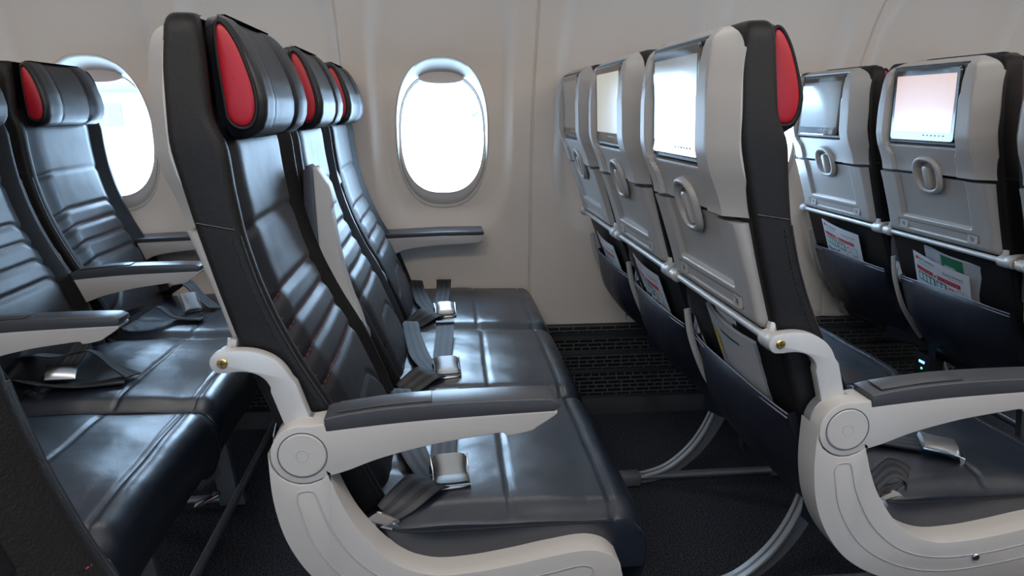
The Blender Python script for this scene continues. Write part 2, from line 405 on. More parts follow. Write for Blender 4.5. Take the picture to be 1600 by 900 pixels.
def front_panel(parent):
    zs = sorted(set([round(z, 5) for z in frange(0.44, 1.075, 190)])); vs = frange(-PW, PW, 49)
    o = back_part(MB().grid([[(panel_x(v, z), v, z) for v in vs] for z in zs]), 'back_cushion', LEATHER, parent, 70)
    for k in range(1, 5):
        s_ = MB()
        vv = frange(-PW+0.006, PW-0.006, 64)
        for a, b in zip(vv[::2], vv[1::2]):
            s_.tube([(panel_x(a, gz(k, a))+0.0006, a, gz(k, a)), (panel_x(b, gz(k, b))+0.0006, b, gz(k, b))], 0.00055, 5)
        back_part(s_, 'stitching', REDT, parent)
    for k in range(1, 5):
        for sd in (-1, 1):
            s_ = MB(); vv = frange(0.196, 0.2155, 8); zz = gz(k, 0.2)-0.004
            for a, b in zip(vv[::2], vv[1::2]): s_.tube([(F(zz)+0.0004-max(0, a-0.209)**2*60, sd*a, zz-0.3*(a-0.196)), (F(zz)+0.0004-max(0, b-0.209)**2*60, sd*b, zz-0.3*(b-0.196))], 0.0006, 5)
            back_part(s_, 'bolster_stitching', REDT, parent)
    # side seam piping and stitches on the bolster
    for sd in (-1, 1):
        s_ = MB(); p = side_path(0.50, 0.90, -0.016, 100, sd)
        for a, b in zip(p[::2], p[1::2]): s_.tube([a, b], 0.0013, 5)
        back_part(s_, 'side_stitching', BLKT, parent)
    sec = core_sec(0.914, 0.0003)
    for sd in (-1, 1):
        sp_ = sorted([p for p in sec if p[1]*sd > 0.2090 and p[0] < F(0.914)-0.003], key=lambda p: p[0])
        a_, b_ = sp_[0], sp_[-1]; sp_ = [(lerp(a_[0]+0.004, b_[0]-0.002, t), sd*0.2222, 0.914+0.010*(1-t)) for t in frange(0, 1, 9)]
        back_part(MB().tube(sp_, 0.0012, 6), 'seam', BLKT, parent)
    for sd in (-1, 1): back_part(MB().tube(side_path(0.46, 0.905, -0.0036, 40, sd, -0.0036), 0.0018, 6), 'edge_piping', LEATHER, parent)
    return o
HR = [(1.030, -0.284, -0.268, 0.150), (1.034, -0.290, -0.248, 0.162), (1.044, -0.292, -0.234, 0.169), (1.062, -0.292, -0.226, 0.172), (1.085, -0.292, -0.224, 0.173), (1.115, -0.293, -0.230, 0.172),
      (1.145, -0.295, -0.241, 0.170), (1.170, -0.298, -0.254, 0.166), (1.186, -0.300, -0.266, 0.160), (1.194, -0.298, -0.276, 0.150), (1.197, -0.294, -0.284, 0.135)]
def hr_sec(z, x0, x1, W):
    pts = []; d = x1-x0
    def fx(v):
        e = abs(v)/W
        x = x1-0.007+0.007*ss(0.35, 0.72, e)-0.0045*(1-ss(0, 0.05, abs(e-0.47)))*min(1, d/0.04)
        return x
    r = min(0.016, d*0.30)
    pts += [(x0, -W+0.03), (x0, -W+0.024), (x0+0.012, -W+0.022), (x0+0.015, -W+0.012), (x0+0.017, -W+0.004), (x0+0.021, -W)]
    for k in range(7): a = -math.pi/2+math.pi/2*k/6; pts.append((x1-r+r*math.cos(a), -W+r+r*math.sin(a)))
    for v in frange(-W+r+0.003, W-r-0.003, 45): pts.append((fx(v), v))
    for k in range(7): a = math.pi/2*k/6; pts.append((x1-r+r*math.cos(a), W-r+r*math.sin(a)))
    pts += [(x0+0.021, W), (x0+0.017, W-0.004), (x0+0.015, W-0.012), (x0+0.012, W-0.022), (x0, W-0.024), (x0, W-0.03)]
    return [(x, y, z) for x, y in pts]
HX0 = [(z, a) for z, a, b, c in HR]; HX1 = [(z, b) for z, a, b, c in HR]; HW = [(z, c) for z, a, b, c in HR]
def headrest(parent):
    zs = [1.030, 1.031, 1.034, 1.039]+frange(1.045, 1.178, 22)+[1.184, 1.189, 1.193, 1.196, 1.197]
    h = back_part(MB().loft([[(x, y-0.010, zz) for x, y, zz in hr_sec(z, tab(HX0, z)-0.014, tab(HX1, z)-0.010, tab(HW, z)-0.010)] for z in zs]), 'headrest', LEATHER, parent, 60)
    for sd in (-1, 1):
        n = 40; outer = []
        prof = spl2([(-0.286, 1.082), (-0.283, 1.060), (-0.268, 1.049), (-0.250, 1.052), (-0.240, 1.070), (-0.240, 1.095), (-0.248, 1.125), (-0.260, 1.155), (-0.274, 1.176), (-0.285, 1.181), (-0.290, 1.170), (-0.290, 1.130)], 4, True)
        prof = [(-0.292+(x+0.292)*0.84, z) for x, z in prof]
        cx = sum(p[0] for p in prof)/len(prof); cz = sum(p[1] for p in prof)/len(prof)
        rings = []
        for sc_, off in ((1.0, -0.004), (1.0, 0.0), (0.95, 0.0022), (0.86, 0.0034), (0.6, 0.005), (0.3, 0.0056), (0.02, 0.0058)):
            rings.append([(cx+(x-cx)*sc_-PV.x, -0.010+sd*(0.1615+off+0.001), cz+(z-cz)*sc_-PV.z) for x, z in prof])
        mb = MB().grid(rings, True); p = mb.build('side_panel', REDL, h, 60); tag(p, 'red leather side panel')
        mb = MB().tube([(cx+(x-cx)*1.06-PV.x, -0.010+sd*(0.1628), cz+(z-cz)*1.04-PV.z) for x, z in prof], 0.0030, 7, closed=True)
        mb.build('piping', SIDELTH, h, 60)
    # two fine creases with seams on the face
    return h
# grey rear shell
XB = [(0.905, -0.357), (0.93, -0.360), (0.955, -0.368), (0.985, -0.380), (1.015, -0.387), (1.09, -0.387), (1.14, -0.383), (1.172, -0.375), (1.184, -0.365), (1.192, -0.350)]
def hoodW(z):
    W = 0.214-0.006*ss(1.05, 1.15, z)
    if z > 1.150:
        t = min(1, (z-1.150)/0.042); W -= 0.050*(1-math.sqrt(max(0, 1-t*t)))
    return W
def hood_x(v, z, W):
    x = smooth_tab(XB, z, 0.010)
    inner = 0.131-0.014*ss(0.985, 0.955, z)
    x += (0.009+0.019*ss(0.984, 0.990, z))*(1-ss(inner-0.001, inner+0.004, abs(v-0.008)))*(1-ss(1.1765, 1.1805, z))
    c = abs(v)-(W-0.044)
    if c > 0: x += 0.034*(math.sqrt(c*c+0.0012**2)-0.0012)/0.0428
    x += 0.016*(1-ss(0.80, 1.0, (v/0.036)**2+((z-0.911)/0.034)**2))
    if z > 1.17: x += 0.010*((z-1.17)/0.022)**2
    # lower tips of the two pillars curl in
    return x
def hood(parent):
    zs = frange(0.9170, 1.15, 80)+[1.15+0.042*math.sin(t*math.pi/2) for t in frange(0.04, 1.0, 22)]
    rows = []
    for z in zs:
        W = hoodW(z); row = [(-0.322, -W, z)]
        es = sorted(set([round(e, 4) for e in frange(-1, 1, 81)]+[round((0.008+s*(0.124+d))/W, 4) for s in (-1, 1) for d in (-0.004, 0, 0.004, 0.008)]))
        if not rows: ES = es
        for e in frange(-1, 1, 101): row.append((hood_x(e*W, z, W), e*W, z))
        row.append((-0.322, W, z)); rows.append(row)
    rows.insert(0, [(-0.322, p[1], p[2]) for p in rows[0]])
    rows.append([(-0.322, p[1], p[2]) for p in rows[-1]])
    h = back_part(MB().grid(rows), 'rear_shell', SHELL, parent, 22)
    return h
def rrect2(w, h, r, n=6):
    out = []
    for cx, cy, a0 in ((w-r, h-r, 0), (-w+r, h-r, 90), (-w+r, -h+r, 180), (w-r, -h+r, 270)):
        for k in range(n+1): a = math.radians(a0+90*k/n); out.append((cx+r*math.cos(a), cy+r*math.sin(a)))
    return out
def plate(cv, cz, w, h, r, x0, x1, bev=0.0015):   # rounded plate facing -x; x0 outer face, x1 back
    R = rrect2(w, h, r); S = rrect2(w-bev, h-bev, max(r-bev, 0.0005))
    m = MB(); m.loft([[(x1, cv+a, cz+b) for a, b in R], [(x0+bev, cv+a, cz+b) for a, b in R], [(x0, cv+a, cz+b) for a, b in S]])
    return m
def screen(parent, tilt=0.0, vshift=0.0):
    T = Vector((-0.3660, 0.006, 1.085))
    s_ = plate(0, 0, 0.120, 0.088, 0.012, -0.010, 0.004, 0.003).build('screen', BLACKG, parent, 40, loc=(T.x-PV.x, T.y, T.z-PV.z))
    s_.rotation_euler = (0, tilt, 0)
    d = plate(0, 0.004, 0.108, 0.068, 0.002, -0.0106, -0.009, 0.0002).build('display', DISP, s_, 40)
    plate(0, 0.0, 0.1300, 0.0935, 0.004, -0.0040, 0.004, 0.0005).build('screen_surround', DARKP, s_, 40)
    k = MB()
    for i in range(6): k.add([(-0.0106, -0.085+i*0.014, -0.074), (-0.0106, -0.080+i*0.014, -0.074), (-0.0106, -0.080+i*0.014, -0.071), (-0.0106, -0.085+i*0.014, -0.071)], [(0, 1, 2, 3)])
    k.build('button_icons', STICK, s_)
    return s_
XT = [(0.742, -0.298), (0.80, -0.313), (0.88, -0.337), (0.915, -0.349)]
def tray_x(v, z):
    x = tab(XT, z)-0.004
    rc = (1-ss(0.122, 0.131, abs(v)))*ss(0.789, 0.797, z)
    x += 0.010*rc
    x += 0.0025*(1-ss(0.149, 0.152, abs(v)))*ss(0.756, 0.758, z)*(1-ss(0.778, 0.780, z))
    x += 0.012*max(0, (abs(v)-0.188)/0.013)**2+0.014*(1-ss(0.80, 1.0, (v/0.036)**2+((z-0.911)/0.034)**2))
    x += 0.006*max(0, (0.752-z)/0.010)**2
    return x
def tray(parent):
    zs = frange(0.742, 0.9085, 90); W = 0.201; rows = []
    for z in zs:
        rows.append([(tab(XT, z)+0.030, -W, z)]+[(tray_x(e*W, z), e*W, z) for e in frange(-1, 1, 101)]+[(tab(XT, z)+0.030, W, z)])
    rows.insert(0, [(tab(XT, 0.742)+0.030, p[1], 0.742) for p in rows[0]]); rows.append([(tab(XT, 0.9085)+0.030, p[1], 0.9085) for p in rows[-1]])
    t = back_part(MB().grid(rows), 'tray_table', SHELL, parent, 40)
    W2 = 0.2014
    for sd in (-1, 1): MB().tube([(tab(XT, z)+0.019-PV.x, sd*W2, z-PV.z) for z in frange(0.745, 0.908, 12)], 0.0009, 5).build('edge_groove', STICKK, t)
    for sv in (-1, 1):
        x = tab(XT, 0.768)-0.002
        st = plate(sv*0.128, 0.768, 0.016, 0.0105, 0.003, x-0.0022, x+0.001, 0.0003); st.v = [(a-PV.x, b, c-PV.z) for a, b, c in st.v]
        st = st.build('icon_sticker', STICK, t)
        ic = MB(); X = x-0.0028
        bars = [(-0.009, -0.006, 0.002, 0.006), (-0.006, 0.004, -0.004, -0.002), (0.002, 0.005, -0.006, 0.004), (-0.004, 0.0, -0.001, 0.004)]
        for a, b, c, d in bars:
            ic.add([(X-PV.x, sv*0.128-a, 0.768+c-PV.z), (X-PV.x, sv*0.128-b, 0.768+c-PV.z), (X-PV.x, sv*0.128-b, 0.768+d-PV.z), (X-PV.x, sv*0.128-a, 0.768+d-PV.z)], [(0, 1, 2, 3)])
        ic.build('icon', STICKK, st)
    return t
def latch(parent):
    l = MB(); c = (-0.3500, 0.0, 0.911); tilt = math.atan2(0.020, 0.06)
    def P(a, b, d): return (c[0]-d*math.cos(0.25)-b*0.30-PV.x, c[1]+a, c[2]+b-PV.z)
    pts = [(0.047*math.copysign(abs(math.cos(t))**0.8, math.cos(t)), 0.044*math.copysign(abs(math.sin(t))**0.8, math.sin(t))) for t in [2*math.pi*k/44 for k in range(44)]]
    rings = []
    for s_, d in ((1.10, -0.004), (1.05, 0.0035), (0.97, 0.0065), (0.88, 0.0060), (0.80, 0.001), (0.76, -0.012)):
        rings.append([P(a*s_, b*s_, d) for a, b in pts])
    l.grid(rings, True); o = l.build('tray_latch_ring', SHELL, parent, 60, loc=tuple(PV))
    d = MB(); d.add([P(a*0.77, b*0.77, -0.0115) for a, b in pts], [tuple(range(44))]); d.build('recess', SHELL, o)
    kb = MB(); rings = []
    for s_, dd in ((1.0, -0.012), (1.0, 0.003), (0.86, 0.0055)):
        rings.append([P(a*s_, -0.006+b*s_, dd) for a, b in rrect2(0.0095, 0.029, 0.006, 5)])
    kb.loft(rings); kb.build('latch_tab', SHELL, o, 45)
    return o
def pan_half(x):                                # half width of the cushion in plan at x: horseshoe rear corners
    t = (x+0.165)/0.115
    W = 0.236
    if t < 1: W = 0.236-0.115*(1-math.sqrt(max(0, 1-(1-t)**2)))
    return W
def pan_top(x, v):
    W = pan_half(x); e = abs(v)/W
    z = 0.472-0.012*ss(0.82, 1.0, e)-0.010*e**6+0.006*math.cos(min(1, abs(x-0.02)/0.2)*math.pi/2)
    z -= 0.0035*(1-ss(0, 0.007, abs(x-0.100-0.003*math.sin(v*9))))*ss(0.99, 0.9, e)
    z -= 0.0035*(1-ss(0, 0.007, abs(x-0.257)))
    z -= 0.004*(1-ss(0, 0.012, abs(v+0.10+0.3*(x+0.05))))*ss(0.02, -0.08, x)
    if x < -0.14: z -= 0.02*((-0.14-x)/0.025)**2
    z += 0.0016*math.sin(31*x+17*v)*math.cos(23*v-12*x)
    return z
def cushion(parent):
    xs = [-0.165+0.00005+0.03*(k/8)**2 for k in range(9)]+frange(-0.130, 0.262, 72)
    rows = []
    for x in xs:
        W = pan_half(x)
        r = [(x, -W*0.985, 0.36), (x, -W, 0.375), (x, -W*1.0, 0.42), (x, -W*1.006, 0.444)]
        r += [(x, e*W, pan_top(x, e*W)) for e in [math.sin(q*math.pi/2) for q in frange(-1, 1, 61)]]
        r += [(x, W*1.006, 0.444), (x, W, 0.42), (x, W, 0.375), (x, W*0.985, 0.36)]
        rows.append(r)
    base = rows[-1]
    path = [(0.275, 0.0, 1), (0.288, -0.006, 1), (0.300, -0.018, 1), (0.309, -0.036, 1), (0.312, -0.060, .995), (0.308, -0.095, .99), (0.298, -0.128, .985), (0.282, -0.150, .98)]
    for x, dz, s_ in path:                       # rolled front edge
        rows.append([(x, p[1]*s_, max(0.30, min(p[2], 0.472)+dz if p[2] > 0.43 else min(p[2], 0.45+dz))) for p in base])
    m = MB().grid(rows)
    n = len(rows[0])
    o = m.build('seat_cushion', PANLTH, parent, 60)
    p = MB(); pts = []
    for sd in (-1, 1):
        xs2 = frange(-0.1648, 0.255, 60); q = [(x, sd*(pan_half(x)*1.004), 0.4485+0.004*ss(0.0, -0.16, x)) for x in xs2]
        pts = (q[::-1] if sd == -1 else pts+q) if sd == -1 else pts+q
    p.tube(pts, 0.0020, 6); p.build('cushion_piping', SIDELTH, o)
    p = MB(); p.tube([(x, y, z+0.001) for x, y, z in pts if x < -0.085], 0.0016, 6); tag(p.build('cushion_edge_cord', PIPE, o), 'pale cord along the rounded rear edge')
    st = MB(); vv = frange(-0.225, 0.225, 150)
    for a, b in zip(vv[::2], vv[1::2]): st.tube([(0.262, a, pan_top(0.262, a)+0.0006), (0.262, b, pan_top(0.262, b)+0.0006)], 0.0008, 4)
    st.build('stitching', PIPE if False else FRAME, o)
    return o
def pocket(parent):
    # bulging pouch on the lower rear of the back
    def px(v, t):
        z = lerp(0.605+0.004*math.cos(v*14), 0.345, t)-0.012*ss(-0.02, -0.2, v)*(1-t)*0
        bul = 0.014+0.044*math.sin(min(1, t*1.05)*math.pi)**0.8*(1-(abs(v)/0.215)**3)
        x = B(z)-bul-0.014*(1-t)*(1-(abs(v)/0.215)**2)-0.002*math.sin(v*60+t*3)*t
        return (x, v, z)
    W = 0.205; rows = []
    for t in frange(0, 1, 40):
        w_ = W-0.035*ss(0.55, 1.0, t)
        rows.append([(B(px(0, t)[2])+0.008, -w_, px(0, t)[2])]+[px(e*w_, t) for e in frange(-1, 1, 41)]+[(B(px(0, t)[2])+0.008, w_, px(0, t)[2])])
    o = MB().grid(rows).build('seat_pocket', POCKET, parent, 50)
    zz = frange(0.655, 0.40, 18)
    MB().tube([(B(z)-0.016-0.012*math.sin((0.655-z)/0.255*math.pi), 0.2195, z) for z in zz], 0.0035, 8, ry=0.0075).build('pocket_side_trim', SILVER, parent)
    for dz in (0.0, -0.007):
        MB().tube([(px(e*W, 0)[0]-0.001, e*W, px(e*W, 0)[2]+dz) for e in frange(-1, 1, 41)], 0.0012, 6).build('pocket_piping', PIPE, o)
    return o
def belt_strap(path, wdir, width, parent, name='belt_strap', th=0.0016):
    P = spline(path, 8); N = len(P); W = [Vector(d) for d in wdir]; mb = MB(); rows = []
    L = 0; ls = []
    nw = 8
    for i, p in enumerate(P):
        if i: L += (P[i]-P[i-1]).length
        ls.append(L)
        t = (P[min(i+1, N-1)]-P[max(i-1, 0)]).normalized(); u_ = i/(N-1)*(len(W)-1); k = min(int(u_), len(W)-2)
        wd = W[k].lerp(W[k+1], u_-k); wd = (wd-t*wd.dot(t)).normalized(); nn = t.cross(wd).normalized()
        rows.append([p+wd*width*(q/nw-0.5)+nn*th for q in range(nw+1)]+[p+wd*width*(0.5-q/nw)-nn*th for q in range(nw+1)])
    mb.loft(rows); o = mb.build(name, BELT, parent, 40)
    me = o.data; uvl = me.uv_layers.new(name='UVMap')
    from mathutils.kdtree import KDTree
    kd = KDTree(N*(nw+1)*2); idx = {}
    c = 0
    for i, r in enumerate(rows):
        for j, p in enumerate(r): kd.insert(Vector(p), c); idx[c] = ((j if j <= nw else 2*nw+1-j)/nw, ls[i]); c += 1
    kd.balance()
    for lp in me.loops:
        _, q, _ = kd.find(me.vertices[lp.vertex_index].co); uvl.data[lp.index].uv = idx[q]
    return o
def ribbon(parent, LR, name='belt_strap', th=0.0013):
    L = spline([a for a, b in LR], 8); Rr = spline([b for a, b in LR], 8); N = len(L); nw = 8; rows = []; ls = [0]
    for i in range(1, N): ls.append(ls[-1]+((L[i]+Rr[i])/2-(L[i-1]+Rr[i-1])/2).length)
    for i in range(N):
        t = (L[min(i+1, N-1)]+Rr[min(i+1, N-1)]-L[max(i-1, 0)]-Rr[max(i-1, 0)]).normalized(); wd = (Rr[i]-L[i]); nn = t.cross(wd).normalized()
        rows.append([L[i]+wd*q/nw+nn*th for q in range(nw+1)]+[Rr[i]-wd*q/nw-nn*th for q in range(nw+1)])
    o = MB().loft(rows).build(name, BELT, parent, 40); me = o.data; uvl = me.uv_layers.new(name='UVMap')
    pts = [(p, ((j if j <= nw else 2*nw+1-j)/nw, ls[i])) for i, r in enumerate(rows) for j, p in enumerate(r)]
    from mathutils.kdtree import KDTree
    kd = KDTree(len(pts)); [kd.insert(p, i) for i, (p, _) in enumerate(pts)]; kd.balance()
    for lp in me.loops: uvl.data[lp.index].uv = pts[kd.find(me.vertices[lp.vertex_index].co)[1]][1]
    return o
def buckle(parent, loc, rz, tilt=0.25):
    # lift-cover buckle: 62 mm wide, cover rolls down at the front (local -y end)
    b = bpy.data.objects.new('belt_buckle', None)
    def cov(u_, s_):                           # u_ across -1..1, s_ along 0..1 (0 rear, 1 front lip)
        wd = 0.030-0.0035*math.sin(s_*math.pi)**2
        x = u_*wd; y = 0.034-0.066*s_; z = 0.019-0.0025*abs(u_)**4*3-0.020*ss(0.80, 1.0, s_)-0.003*(1-s_)
        if abs(u_) > 0.9: z -= 0.003
        return (x, y, z)
    rows = [[(cov(-1, s_)[0], cov(-1, s_)[1], 0.004)]+[cov(u_, s_) for u_ in frange(-1, 1, 17)]+[(cov(1, s_)[0], cov(1, s_)[1], 0.004)] for s_ in frange(0, 1, 22)]
    rows.insert(0, [(p[0], p[1], 0.004) for p in rows[0]])
    o = MB().grid(rows).build('belt_buckle', BUCK, parent, 45); o.location = loc; o.rotation_euler = (tilt, 0, rz)
    body = MB().box(-0.026, 0.026, -0.028, 0.030, 0.0, 0.007).build('buckle_body', DARKP, o, 40, bevel=(0.002, 2))
    MB().tube([(-0.031, 0.034, 0.010), (-0.029, 0.0, 0.0095), (-0.030, -0.030, 0.004), (0.030, -0.030, 0.004), (0.029, 0.0, 0.0095), (0.031, 0.034, 0.010)], 0.0016, 6).build('chrome_rim', CHROME, o)
    return o
def anchor(parent, x, v, z, ang=0.0):
    poly = spl2([(-0.020, -0.006), (-0.008, -0.018), (0.010, -0.014), (0.030, -0.013), (0.036, -0.006), (0.030, 0.002), (0.022, 0.012), (0.010, 0.022), (-0.004, 0.016), (-0.018, 0.006)], 4, True)
    m = prism([(a*math.cos(ang)-b*math.sin(ang), a*math.sin(ang)+b*math.cos(ang)) for a, b in poly], -0.0015, 0.0015)
    o = m.build('belt_anchor', CHROME, parent, 30, loc=(x, v, z)); o.rotation_euler = (0.35, 0, 0)
    MB().disc((-0.008, -0.006), 0.009, -0.009, 0.002, 16).build('bolt', ALU, o)
    MB().disc((0.028, -0.005), 0.0035, -0.003, 0.002, 12).build('rivet', BUCK, o)
    return o
def belt(parent, kind):
    T = 0.480
    if kind == 'B':
        ribbon(parent, [((-0.150, 0.215, 0.475), (-0.115, 0.222, 0.470)), ((-0.120, 0.200, 0.505), (-0.075, 0.195, 0.503)), ((-0.107, 0.120, 0.497), (-0.063, 0.110, 0.497)), ((-0.092, 0.0, 0.490), (-0.045, 0.0, 0.491)), ((-0.078, -0.070, 0.489), (-0.032, -0.070, 0.490)), ((-0.045, -0.155, 0.484), (-0.012, -0.125, 0.486))])
        ribbon(parent, [((-0.022, 0.170, 0.508), (0.026, 0.168, 0.508)), ((-0.023, 0.110, 0.498), (0.024, 0.105, 0.499)), ((-0.027, 0.0, 0.494), (0.018, 0.0, 0.494)), ((-0.031, -0.115, 0.492), (0.012, -0.115, 0.492))], 'loose_belt_end')
        MB().box(-0.023, 0.027, 0.156, 0.174, 0.5045, 0.5115).build('belt_tip', DARKP, parent, 40, bevel=(0.001, 1))
        ribbon(parent, [((-0.108, -0.223, 0.489), (-0.085, -0.223, 0.458)), ((-0.094, -0.207, 0.499), (-0.054, -0.216, 0.472)), ((-0.070, -0.180, 0.509), (-0.028, -0.196, 0.482)), ((-0.054, -0.155, 0.500), (-0.012, -0.178, 0.484)), ((-0.030, -0.140, 0.484), (0.006, -0.160, 0.480)), ((-0.010, -0.120, 0.480), (0.012, -0.140, 0.480))], 'short_belt_strap')
        bs = MB()
        for q in (0.35, 0.45, 0.55):
            for w_ in frange(0.15, 0.8, 8):
                a = Vector((-0.101, -0.2155, 0.4955)).lerp(Vector((-0.052, -0.2165, 0.4725)), w_); b_ = Vector((-0.072, -0.183, 0.510)).lerp(Vector((-0.030, -0.198, 0.4835)), w_)
                c = a.lerp(b_, q); c.y -= 0.0022; d_ = a.lerp(b_, q+0.05); d_.y -= 0.0022; bs.tube([c, d_], 0.0007, 4)
        bs.build('strap_stitching', BLKT, parent)
        buckle(parent, (0.004, -0.135, T+0.006), 0.08)
        anchor(parent, -0.112, -0.226, 0.462, 0.25)
        anchor(parent, -0.135, 0.215, T-0.018, 0.9)
    elif kind == 'A':
        belt_strap([(-0.150, 0.200, T), (-0.11, 0.16, T+0.045), (-0.09, 0.06, T+0.035), (-0.08, -0.04, T+0.012), (-0.10, -0.10, T+0.010)], [(1, 0.2, 0.3), (1, 0, 0.2), (1, 0, 0)], 0.046, parent)
        belt_strap([(-0.185, -0.14, T+0.020), (-0.13, -0.11, T+0.060), (-0.07, -0.075, T+0.050), (-0.01, -0.065, T+0.056), (0.05, -0.085, T+0.022), (0.09, -0.10, T+0.006)], [(0.2, 1, -0.5), (0, 1, -0.2), (0, 1, -0.4), (0, 1, 0)], 0.046, parent, 'loose_belt_end')
        belt_strap([(-0.19, -0.17, T-0.01), (-0.14, -0.165, T+0.028), (-0.07, -0.15, T+0.010), (0.0, -0.145, T+0.004), (0.08, -0.12, T+0.004)], [(0.2, 1, -0.6), (0.1, 1, -0.4), (0, 1, 0)], 0.046, parent, 'short_belt_strap')
        o = MB().box(-0.03, 0.03, -0.022, 0.022, 0.0, 0.005).build('belt_tongue', CHROME, parent, 40, loc=(-0.055, -0.115, T+0.022), bevel=(0.002, 2)); o.rotation_euler = (0.5, 0.1, 0.3)
    elif kind == 'W':                            # window seat of the left row: twisted pile with a buckle on edge
        belt_strap([(-0.13, -0.19, T), (-0.08, -0.17, T+0.04), (-0.02, -0.14, T+0.045), (0.03, -0.13, T+0.010), (0.10, -0.13, T+0.004)], [(0.3, 1, -0.6), (0.1, 1, -0.3), (0, 1, -0.1)], 0.046, parent, 'short_belt_strap')
        belt_strap([(-0.13, 0.19, T), (-0.06, 0.10, T+0.04), (0.0, 0.05, T+0.07), (0.05, 0.02, T+0.03), (0.10, -0.02, T+0.004)], [(0.6, 0.6, -0.3), (0.3, 0.9, 0), (0, 1, 0)], 0.046, parent)
        o = buckle(parent, (0.045, -0.07, T+0.030), 0.9); o.rotation_euler = (1.0, 0.1, 0.9)
    else:                                        # 'C': short strap lies across, lift cover points forward
        belt_strap([(-0.170, 0.11, T), (-0.11, 0.02, T+0.012), (-0.04, -0.06, T+0.006), (0.02, -0.10, T+0.006), (0.05, -0.115, T+0.006)], [(0.6, 1, 0), (0.5, 1, 0), (0.3, 1, 0)], 0.046, parent)
        ribbon(parent, [((-0.118, -0.226, 0.500), (-0.100, -0.228, 0.470)), ((-0.085, -0.212, 0.517), (-0.072, -0.222, 0.486)), ((-0.056, -0.206, 0.510), (-0.046, -0.220, 0.474)), ((-0.032, -0.206, 0.492), (-0.052, -0.224, 0.452)), ((-0.050, -0.214, 0.474), (-0.078, -0.226, 0.446)), ((-0.080, -0.222, 0.470), (-0.094, -0.230, 0.450))], 'short_belt_strap')
        bs = MB()
        for w_ in range(12):
            t_ = w_/12; c = Vector((-0.110, -0.2255, 0.504)).lerp(Vector((-0.062, -0.2115, 0.509)), t_); bs.tube([c, c+Vector((0.0025, 0.0006, 0.0006))], 0.0008, 4)
        bs.build('strap_stitching', BLKT, parent)
        o = buckle(parent, (0.080, -0.130, T+0.004), 1.12); o.rotation_euler = (0.12, 0.0, 1.12)
        anchor(parent, -0.085, -0.230, 0.452, 0.1)

def make_back_and_shell(root):
    core(root); front_panel(root); headrest(root)
    h = hood(root); screen(h); tray(root); latch(root)
def make_seat(kind):
    root = empty('airline_seat', (0, 0, 0), 'black leather airline seat', 'seat')
    make_back_and_shell(root)
    pocket(root); cushion(root); belt(root, kind)
    # bar and hinges that carry the tray
    bar = MB().tube([(-0.305, -0.215, 0.733), (-0.305, 0.205, 0.733)], 0.0068, 12).build('tray_bar', SILVER, root)
    kn = MB().tube([(-0.305, 0.195, 0.733), (-0.305, 0.199, 0.733), (-0.305, 0.222, 0.733), (-0.305, 0.226, 0.733)], [0.009, 0.0135, 0.0135, 0.009], 14)
    kn.tube([(-0.305, 0.205, 0.738), (-0.303, 0.203, 0.757)], 0.007, 8); kn.build('bar_knob', SILVER, root)
    kn = MB().tube([(-0.305, -0.206, 0.733), (-0.305, -0.209, 0.733), (-0.305, -0.232, 0.733)], [0.009, 0.0145, 0.0145], 14)
    kn.tube([(-0.300, -0.212, 0.738), (-0.297, -0.209, 0.757)], 0.0085, 8); kn.build('bar_knob', SILVER, root)
    ce_ = spl2([(-0.305, 0.735), (-0.28, 0.737), (-0.258, 0.733), (-0.240, 0.722), (-0.228, 0.703), (-0.217, 0.668), (-0.206, 0.63)], 4)
    L, R = [], []
    for i, p in enumerate(ce_):
        a = ce_[max(i-1, 0)]; b = ce_[min(i+1, len(ce_)-1)]; t = Vector((b[0]-a[0], b[1]-a[1])).normalized(); wd = 0.0155 if i < len(ce_)-8 else 0.0185
        L.append((p[0]-t.y*wd, p[1]+t.x*wd)); R.append((p[0]+t.y*wd, p[1]-t.x*wd))
    cap = [(-0.305+0.0155*math.cos(a), 0.735+0.0155*math.sin(a)) for a in [math.radians(q) for q in range(110, 260, 20)]]
    hg = prism(cap+R[1:]+L[::-1], -0.250, -0.231).build('tray_hinge', SILVER, root, 35, bevel=(0.002, 2, 50))
    MB().disc((-0.303, 0.735), 0.0072, -0.2525, -0.249, 18).build('screw', BRASS, hg)
    cr = MB().box(-0.3075, -0.2985, -0.2530, -0.2524, 0.7343, 0.7357); cr.box(-0.3037, -0.3023, -0.2530, -0.2524, 0.7305, 0.7395)
    cr.build('screw_slot', DARKP, hg)
    return root
seatB = make_seat('B')
def variant(base, kind):                         # same seat, other lie of the belt
    r = base.copy(); C.objects.link(r)
    for k in kids(base):
        if 'belt' in k.name: continue
        copy_tree(k, r)
    belt(r, kind)
    return r
seatA, seatW, seatC = variant(seatB, 'A'), variant(seatB, 'W'), variant(seatB, 'C')
BACKP = ('backrest', 'bolster_stitching', 'back_cushion', 'stitching', 'side_stitching', 'seam', 'edge_piping', 'headrest', 'rear_shell', 'tray_table', 'tray_latch_ring')
def recline(root, deg):
    for k in kids(root):
        if k.name.split('.')[0] in BACKP: k.rotation_euler = (0, -math.radians(deg), 0); k.location = (PV.x, PV.y, PV.z+0.008*max(-1, min(1, deg)))
def set_tilt(root, ty, tz=0):
    for k in kids(root):
        if k.name.startswith('rear_shell'):
            for s_ in kids(k):
                if s_.name.startswith('screen'): s_.rotation_euler = (0, ty, tz)
